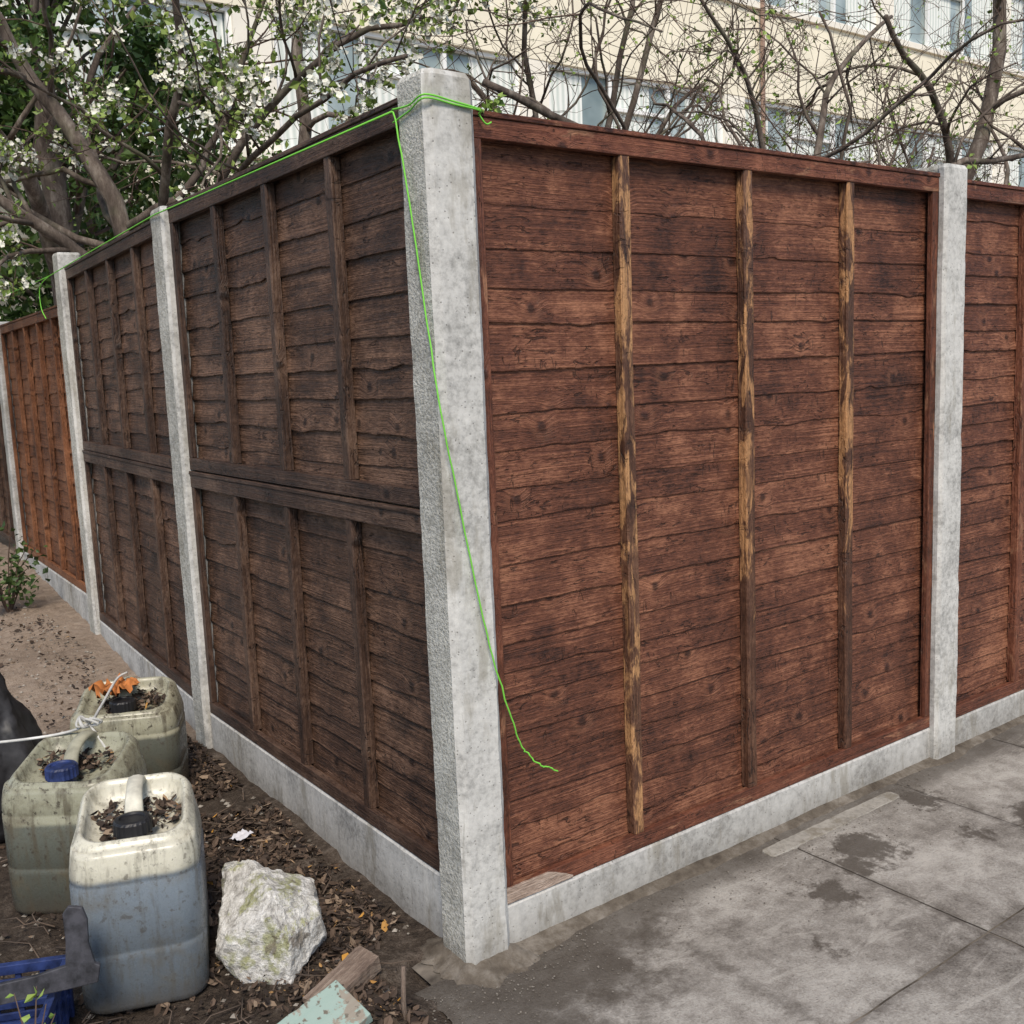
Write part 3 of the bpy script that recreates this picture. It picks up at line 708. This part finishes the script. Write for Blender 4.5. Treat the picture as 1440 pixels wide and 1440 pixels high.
for _ in range(170):
    x = rr.uniform(.2, 1.12); y = rr.uniform(2.0, 4.0); a = rr.uniform(0, 6.28); L = rr.uniform(.05, .18); z = soilh(x, y) + .012
    B.tube([(x, y, z), (x + math.cos(a) * L * .5, y + math.sin(a) * L * .5, z + .008), (x + math.cos(a + .3) * L, y + math.sin(a + .3) * L, z + .003)], [.0022, .0018, .001], 4)
o = B.build("fallen_twigs", plain("twig_bark", (.11, .08, .06), .9), smooth=True); o["kind"] = "stuff"
# ------------------------------------------------------------------ trees
t = NT("bark"); p = t.pos(); n1 = t.noise(t.vmul(p, (14, 14, 5)), 1, 6, .7); n2 = t.noise(p, 4, 3)
col = t.ramp(n1, [(.35, (.05, .037, .03)), (.52, (.13, .102, .083)), (.68, (.28, .24, .20))]); col = t.mix(t.math('MULTIPLY', t.mr(n2, .5, .7), .4), col, (.13, .14, .08))
t.bump(n1, .7, .015); M_bark = t.out(col, .92)
M_twig = plain("twig_wood", (.105, .070, .053), .85, .4, 6)
M_leafD = leafmat("evergreen_leaf", (.022, .055, .012), (.12, .20, .045), .4)
M_leafG = leafmat("spring_leaf", (.13, .22, .04), (.30, .40, .10), .5)
M_leafB = leafmat("blossom_tree_leaf", (.10, .17, .03), (.28, .36, .09), .5)
M_petal = leafmat("cream_petal", (.72, .71, .60), (.86, .85, .76), .6)
def rotdir(d, ang, rr):
    ax = d.orthogonal().normalized(); ax = Matrix.Rotation(rr.uniform(0, 6.28), 3, d) @ ax
    return (Matrix.Rotation(ang, 3, ax) @ d).normalized()
def grow(T, p, d, L, r, lvl, cfg, rr):
    n = max(3, int(L / cfg['seg'])); pts = [Vector(p)]; d = Vector(d).normalized()
    for i in range(n):
        d = (d + Vector((rr.gauss(0, 1), rr.gauss(0, 1), rr.gauss(0, 1))) * cfg['wob'] + Vector((0, 0, cfg['up']))).normalized()
        pts.append(pts[-1] + d * (L / n))
    branchpts(T, pts, r, lvl, cfg, rr)
def branchpts(T, pts, r, lvl, cfg, rr):
    n = len(pts) - 1; L = sum((pts[i + 1] - pts[i]).length for i in range(n))
    re = r * (.4 if lvl < cfg['lv'] else .35)
    mbx = T['trunk'] if lvl <= 1 else T['crown']
    mbx.tube(pts, [r + (re - r) * i / n for i in range(n + 1)], 9 if lvl == 0 else 6 if lvl == 1 else 4 if lvl == 2 else 3, cap=lvl < 2)
    if lvl < cfg['lv']:
        for c in range(cfg['n'][lvl]):
            u = rr.uniform(cfg.get('from', .25) if lvl == 0 else .15, 1); i = min(n - 1, int(u * n)); q = pts[i].lerp(pts[i + 1], u * n - i)
            dd = (pts[i + 1] - pts[i]).normalized()
            grow(T, q, rotdir(dd, rr.uniform(.5, 1.25), rr), L * rr.uniform(*cfg['ratio']), max(.0022, r * (1 - .6 * u) * rr.uniform(.32, .55)), lvl + 1, cfg, rr)
    if lvl >= cfg['lv'] - 1:
        T['tips'].append(pts)
def flower(B, c, nrm, s, rr):
    a = nrm.orthogonal().normalized(); b = nrm.cross(a); r = rr.random(); o = rr.uniform(0, 1)
    for k in range(5):
        th = o + k * 1.2566; e = a * math.cos(th) + b * math.sin(th); f_ = a * math.cos(th + 1.57) + b * math.sin(th + 1.57)
        i = B.add([c, c + (e * .6 - f_ * .5) * s + nrm * s * .15, c + e * s + nrm * s * .3, c + (e * .6 + f_ * .5) * s + nrm * s * .15])
        B.face((i, i + 1, i + 2, i + 3), None, r)
def rv3(rr):
    return Vector((rr.gauss(0, 1), rr.gauss(0, 1), rr.gauss(0, 1))).normalized()
def lf(B, c, s, rr, r=None):
    d = rv3(rr); n_ = d.orthogonal().normalized(); n_ = Matrix.Rotation(rr.uniform(0, 6.28), 3, d) @ n_
    w = s * .35; r = rr.random() if r is None else r; nn = d.cross(n_) * s * .12
    i = B.add([c, c + d * s * .5 + n_ * w + nn, c + d * s, c + d * s * .5 - n_ * w + nn]); B.face((i, i + 1, i + 2, i + 3), None, r)
def tree(stems, cfg, seed, label, cat, leafn=0, leafs=.02, lmat=None, leafp=1.0, flowers=0, fcond=None, name="tree"):
    rr = random.Random(seed); T = {'trunk': MB(), 'crown': MB(), 'tips': []}
    base = stems[0][0][0]
    root = empty(name, base); tag(root, label, cat)
    for pts, r in stems:
        pp = smooth_path(pts, 4); pp = [q + Vector((ns(q.z * 2.5, seed, q.x), ns(q.z * 2.5, seed + 9, q.x), ns(q.x * 2.5, q.y * 2.5, seed))) * .07 * min(1, i / 3) for i, q in enumerate(pp)]
        branchpts(T, pp, r, 0, cfg, rr)
    LF = MB(); FL = MB()
    for pts in T['tips']:
        for _ in range(leafn):
            if rr.random() > leafp: continue
            u = rr.uniform(.2, 1) * (len(pts) - 1); i = min(len(pts) - 2, int(u)); q = pts[i].lerp(pts[i + 1], u - i)
            for _ in range(2): lf(LF, q, leafs * rr.uniform(.5, 1.3), rr)
        if flowers and (fcond is None or fcond(pts[-1], rr)):
            for _ in range(flowers):
                u = rr.uniform(.3, 1) * (len(pts) - 1); i = min(len(pts) - 2, int(u)); q = pts[i].lerp(pts[i + 1], u - i)
                for _ in range(rr.randint(8, 16)):
                    flower(FL, q + rv3(rr) * rr.uniform(.01, .048), (rv3(rr) + Vector((-.3, -.5, .3))).normalized(), rr.uniform(.010, .0155), rr)
                for _ in range(5): lf(LF, q + rv3(rr) * .05, .032, rr)
    inv = -Vector(base)
    for nm, mbx, mt, sm in (("trunk", T['trunk'], M_bark, True), ("crown", T['crown'], M_twig, True)):
        if mbx.f:
            mbx.v = [tuple(Vector(v) + inv) for v in mbx.v]; mbx.build(nm, mt, smooth=sm, parent=root)
    for nm, mbx, mt in (("foliage", LF, lmat), ("blossom", FL, M_petal)):
        if mbx.f:
            mbx.v = [tuple(Vector(v) + inv) for v in mbx.v]; mbx.build(nm, mt, parent=root)
    return root
cfgB = dict(lv=3, n=[8, 6, 4], seg=.12, wob=.22, up=.02, ratio=(.3, .5), **{'from': .3})
tree([([(1.95, 5.9, -.05), (1.9, 5.9, 1.2), (1.75, 6.0, 2.2), (1.5, 6.2, 2.9), (1.2, 6.4, 3.5)], .075),
      ([(1.9, 5.9, 1.6), (2.2, 5.6, 2.5), (2.5, 5.1, 3.0), (2.9, 4.6, 3.2)], .030),
      ([(1.9, 5.9, 1.2), (1.8, 5.5, 2.3), (1.8, 5.0, 2.9), (1.6, 4.6, 3.6)], .032),
      ([(1.9, 5.9, 1.7), (1.5, 5.9, 2.1), (1.1, 5.9, 2.35), (.7, 6.1, 2.9)], .045),
      ([(1.85, 5.9, 1.9), (2.0, 5.3, 2.3), (2.1, 4.4, 2.55), (2.2, 3.6, 2.6)], .022)],
     cfgB, 31, "fruit tree in white blossom leaning over the fence", "tree", leafn=2, leafs=.036, lmat=M_leafB, flowers=1,
     fcond=lambda p, rr: ns(p.x * 1.8, p.y * 1.8, p.z * 1.8 + 3) > .03 and rr.random() < .85, name="blossom_tree")
cfgT = dict(lv=3, n=[5, 5, 4], seg=.18, wob=.16, up=.03, ratio=(.3, .5), **{'from': .35})
tree([([(2.0, 8.2, -.05), (1.95, 8.2, 1.5), (1.9, 8.1, 2.6), (1.85, 8.0, 3.6), (2.0, 7.9, 5.2)], .13),
      ([(1.95, 8.2, 1.9), (1.6, 7.6, 2.8), (1.1, 7.2, 3.4), (.6, 7.0, 4.2)], .065)],
     cfgT, 32, "mature tree with thick grey trunk behind the fence", "tree", leafn=7, leafs=.07, lmat=M_leafD)
cfgU = dict(lv=3, n=[9, 6, 4], seg=.12, wob=.24, up=.01, ratio=(.28, .48), **{'from': .2})
tree([([(3.15, 6.5, -.05), (3.15, 6.5, 1.5), (3.1, 6.5, 3.0), (3.2, 6.4, 4.8)], .07)], cfgU, 33, "slender bare tree behind the corner post", "tree", leafn=1, leafs=.035, lmat=M_leafG)
cfgS = dict(lv=3, n=[8, 6, 4], seg=.10, wob=.26, up=.01, ratio=(.28, .50), **{'from': .25})
def shrub(x, y, seed, label, n=6, H=4.2, r=.03, spread=1.0):
    rr = random.Random(seed); st = []
    for k in range(n):
        a = rr.uniform(0, 6.28); s = rr.uniform(.4, 1.1) * spread
        st.append(([(x + .08 * math.cos(a), y + .08 * math.sin(a), -.05), (x + .2 * s * math.cos(a), y + .2 * s * math.sin(a), H * .4), (x + .6 * s * math.cos(a), y + .5 * s * math.sin(a), H * .68), (x + 1.3 * s * math.cos(a + .3), y + .8 * s * math.sin(a + .3), H * rr.uniform(.78, 1.05))], r * rr.uniform(.6, 1.1)))
    tree(st, cfgS, seed, label, "shrub", leafn=1, leafs=.024, leafp=.4, lmat=M_leafG, name="shrub")
shrub(4.1, 4.8, 41, "many stemmed bare shrub with tiny green buds", 6, 3.7, .036)
shrub(5.3, 4.2, 42, "bare arching shrub budding behind the reddish fence", 4, 2.9, .020, 1.3)
shrub(8.2, 4.4, 44, "bare thicket shrub with fresh green leaf tips", 5, 3.3, .024, 1.4)
shrub(7.0, 5.4, 46, "twiggy bare shrub near the apartment block", 4, 3.3, .024, 1.5)
tree([([(4.6, 3.4, -.05), (4.62, 3.4, 1.2), (4.5, 3.45, 1.9), (4.0, 3.5, 2.25), (3.3, 3.6, 2.4), (2.6, 3.7, 2.6)], .038),
      ([(4.6, 3.42, 1.7), (5.0, 3.3, 2.2), (5.7, 3.2, 2.45), (6.5, 3.0, 2.5)], .028),
      ([(4.5, 3.45, 1.8), (4.6, 3.5, 2.4), (4.9, 3.6, 2.9), (5.5, 3.7, 3.3)], .026),
      ([(4.2, 3.5, 2.1), (4.0, 3.4, 2.6), (3.5, 3.3, 3.0)], .018)], cfgU, 48, "low crooked bare tree with sideways limbs behind the fence", "tree", leafn=1, leafs=.028, leafp=.4, lmat=M_leafG)
tree([([(6.3, 3.9, -.05), (6.35, 3.9, 1.4), (6.4, 3.85, 2.2), (6.75, 3.8, 3.0), (6.9, 3.7, 4.4)], .085),
      ([(6.38, 3.87, 1.9), (6.2, 3.7, 2.5), (5.8, 3.6, 2.9), (5.2, 3.5, 3.2)], .034),
      ([(6.4, 3.85, 2.1), (6.9, 3.5, 2.4), (7.4, 3.2, 2.6), (8.1, 3.0, 2.8)], .038)], cfgU, 45, "knobbly pruned tree with bare twigs behind the fence", "tree", leafn=1, leafs=.03, leafp=.6, lmat=M_leafG)
def evergreen(x, y, z0, z1, rad, seed, label, n=9000, ls=.10):
    rr = random.Random(seed); root = empty("evergreen_tree", (x, y, 0)); tag(root, label, "tree")
    B = MB(); B.tube([(0, 0, -.05), (.05, 0, z0 + .4), (0, .05, (z0 + z1) / 2), (.1, 0, z1 * .9)], [.12, .1, .07, .03], 9)
    cl = []
    for k in range(70):
        a = rr.uniform(0, 6.28); q = rr.random() ** .5 * rad; zz = rr.uniform(z0, z1); q *= math.sqrt(max(.15, 1 - ((zz - (z0 + z1) / 2) / ((z1 - z0) / 2)) ** 2))
        c = Vector((q * math.cos(a), q * math.sin(a), zz)); cl.append((c, rr.uniform(.2, .5), rr.random()))
        B.tube([(0, 0, zz * .8), c * .5 + Vector((0, 0, zz * .42)), c], [.02, .015, .006], 5)
    B.build("trunk", M_bark, smooth=True, parent=root)
    C = MB()
    for _ in range(n):
        c, s, k = cl[rr.randrange(len(cl))]; v = rv3(rr) * s * rr.random() ** .4
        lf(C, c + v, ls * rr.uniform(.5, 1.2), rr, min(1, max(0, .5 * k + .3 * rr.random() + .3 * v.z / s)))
    C.build("crown", M_leafD, parent=root)
evergreen(2.2, 9.4, 1.6, 6.3, 1.5, 51, "dense dark evergreen tree beyond the fence", 15000)
evergreen(.5, 10.0, .6, 6.5, 1.7, 52, "dark ivy covered evergreen at the path end", 15000)
evergreen(4.0, 10.4, .5, 3.7, 1.3, 53, "low dark evergreen bush near the building", 7000)
rr = random.Random(61); B = MB(); S_ = MB()
for k in range(12):
    a = rr.uniform(0, 6.28); tip = Vector((math.cos(a) * .18, math.sin(a) * .18, rr.uniform(.2, .55)))
    S_.tube([(0, 0, -.02), tip * .5 + Vector((0, 0, .08)), tip], [.006, .004, .002], 4)
    for _ in range(24): lf(B, tip * rr.uniform(.3, 1) + rv3(rr) * .05, rr.uniform(.025, .055), rr)
root = empty("leafy_plant", (1.0, 6.35, .12)); tag(root, "small leafy green plant at the foot of fence", "plant")
S_.build("stem", M_twig, parent=root); B.build("foliage", leafmat("plant_leaf", (.02, .045, .012), (.08, .13, .035)), parent=root)
root = empty("leafy_plant", (.27, 2.00, .12)); tag(root, "tiny green weed growing beside the crate", "plant")
B = MB(); S_ = MB()
for k in range(5):
    a = rr.uniform(0, 6.28); tip = Vector((math.cos(a) * .05, math.sin(a) * .05, rr.uniform(.08, .15)))
    S_.tube([(0, 0, -.12), tip * .5, tip], [.003, .002, .001], 4)
    for _ in range(4): lf(B, tip * rr.uniform(.5, 1), rr.uniform(.015, .028), rr)
S_.build("stem", M_twig, parent=root); B.build("foliage", M_leafG, parent=root)
root = empty("leafy_sprig", (1.345, 1.93, 1.95)); tag(root, "small green leaf sprig poking over the panel top", "sprig")
B = MB(); S_ = MB()
for k in range(5):
    tip = Vector((rr.uniform(-.02, .06), rr.uniform(-.05, -.03), rr.uniform(.0, .045)))
    S_.tube([(0, 0, .016), tip * .6 + Vector((0, 0, .02)), tip], [.0015, .0012, .001], 4)
    for _ in range(5): lf(B, tip * rr.uniform(.7, 1), rr.uniform(.014, .028), rr)
S_.build("stem", M_twig, parent=root); B.build("foliage", M_leafG, parent=root)
# ------------------------------------------------------------------ building
BY = 12.0
M_wall = plain("cream_render", (.86, .80, .64), .85, .06, 1.5)
M_band = plain("pale_band", (.86, .82, .72), .8, .06, 2)
M_whitef = plain("white_frame", (.86, .86, .84), .4, .03)
t = NT("window_glass"); n_ = t.noise(t.pos(), .9, 3)
M_glass = t.out(t.ramp(n_, [(.35, (.17, .22, .22)), (.65, (.42, .50, .50))]), .08, .8)
t = NT("curtain"); w = t.new("ShaderNodeTexWave"); t.l.new(t.pos(), w.inputs[0]); w.inputs["Scale"].default_value = 3.2; w.inputs["Distortion"].default_value = 1.5
M_curt = t.out(t.mix(w.outputs["Fac"], (.60, .66, .62), (.86, .88, .84)), .8)
root = empty("apartment_building", (1.0, BY, 0)); tag(root, "long cream rendered apartment block with ribbon windows", "building")
XL = 46; floors = [1.35, 4.10, 7.25, 10.3]; wh = 1.62
B = MB(); prev = 0
for z in floors:
    B.box((0, 0, prev), (XL, 8, z))
    B.box((0, .25, z), (XL, 8, z + wh)); prev = z + wh
B.box((0, 0, prev), (XL, 8, 13))
B.build("wall", M_wall, parent=root)
for z in floors:
    B = MB(); B.box((-.02, -.06, z - .1), (XL, .02, z - .002)); B.build("sill_band", M_band, parent=root)
bay = 4.2; base = None; W = bay - .5
for z in floors[1:3]:
    for i in range(int(XL / bay)):
        x0 = i * bay + .25
        if base is None:
            g1 = MB(); g1.box((0, .14, .05), (W, .16, wh - .05))
            f1 = MB()
            for a in (0, W / 3 - .03, 2 * W / 3 - .03, W - .06): f1.box((a, .06, .061), (a + .06, .13, wh - .061))
            f1.box((0, .055, 0), (W, .135, .06)); f1.box((0, .055, wh - .06), (W, .135, wh))
            f1.box((W / 3 + .031, .065, wh * .68), (2 * W / 3 - .031, .125, wh * .68 + .05))
            wo = g1.build("window", M_glass, parent=root, loc=(x0, 0, z)); parts = [f1.build("frame", M_whitef, parent=wo)]
            for a0, a1 in ((.08, .72), (1.35, 2.1), (W - .8, W - .08)):
                c1 = MB(); c1.box((a0, .131, .08), (a1, .139, wh - .08)); parts.append(c1.build("curtain", M_curt, parent=wo))
            base = wo
        else:
            wo = base.copy(); wo.location = (x0, 0, z); COL.objects.link(wo); wo.parent = root
            for q in parts:
                c = q.copy(); COL.objects.link(c); c.parent = wo
pb = None
for z in floors[1:3]:
    for i in range(int(XL / bay) + 1):
        if pb is None:
            B = MB(); B.box((-.25, .01, 0), (.25, .249, wh)); pb = B.build("pier", M_band, parent=root, loc=(0, 0, z))
        else:
            c = pb.copy(); c.location = (i * bay, 0, z); COL.objects.link(c); c.parent = root
B = MB(); B.tube([(13.2, -.08, 0), (13.2, -.08, 13)], .04, 8); B.build("drainpipe", plain("brown_pipe", (.30, .20, .15), .5), parent=root)
# ------------------------------------------------------------------ light + camera
w = bpy.data.worlds.new("World"); scene.world = w; w.use_nodes = True
sky = w.node_tree.nodes.new("ShaderNodeTexSky"); sky.sky_type = 'NISHITA'; sky.sun_disc = False
sd = Vector((-.42, -.72, .95)).normalized()
el = math.asin(sd.z); az = math.atan2(sd.x, sd.y)
sky.sun_elevation = el; sky.sun_rotation = az
bg = w.node_tree.nodes["Background"]; w.node_tree.links.new(sky.outputs[0], bg.inputs[0]); bg.inputs[1].default_value = .15
sl = bpy.data.lights.new("sun", 'SUN'); sl.energy = 3.5; sl.angle = math.radians(18); sl.color = (1, .90, .77)
so = bpy.data.objects.new("sun", sl); COL.objects.link(so); so.rotation_euler = (-sd).to_track_quat('-Z', 'Y').to_euler()
cam = bpy.data.cameras.new("camera"); co = bpy.data.objects.new("camera", cam); COL.objects.link(co)
cam.sensor_width = 36; cam.lens = 36 * 1433 / 1440; cam.clip_end = 1500; cam.clip_start = .05
r_ = Vector((.8062, -.5901, -.0409)); f_ = Vector((.5802, .8023, -.1405)).normalized()
r_ = (r_ - f_ * r_.dot(f_)).normalized(); u_ = r_.cross(f_)
co.matrix_world = Matrix(((r_.x, u_.x, -f_.x, 0), (r_.y, u_.y, -f_.y, 0), (r_.z, u_.z, -f_.z, 1.4), (0, 0, 0, 1)))
scene.camera = co
scene.view_settings.view_transform = 'Standard'; scene.view_settings.look = 'None'; scene.view_settings.exposure = 0
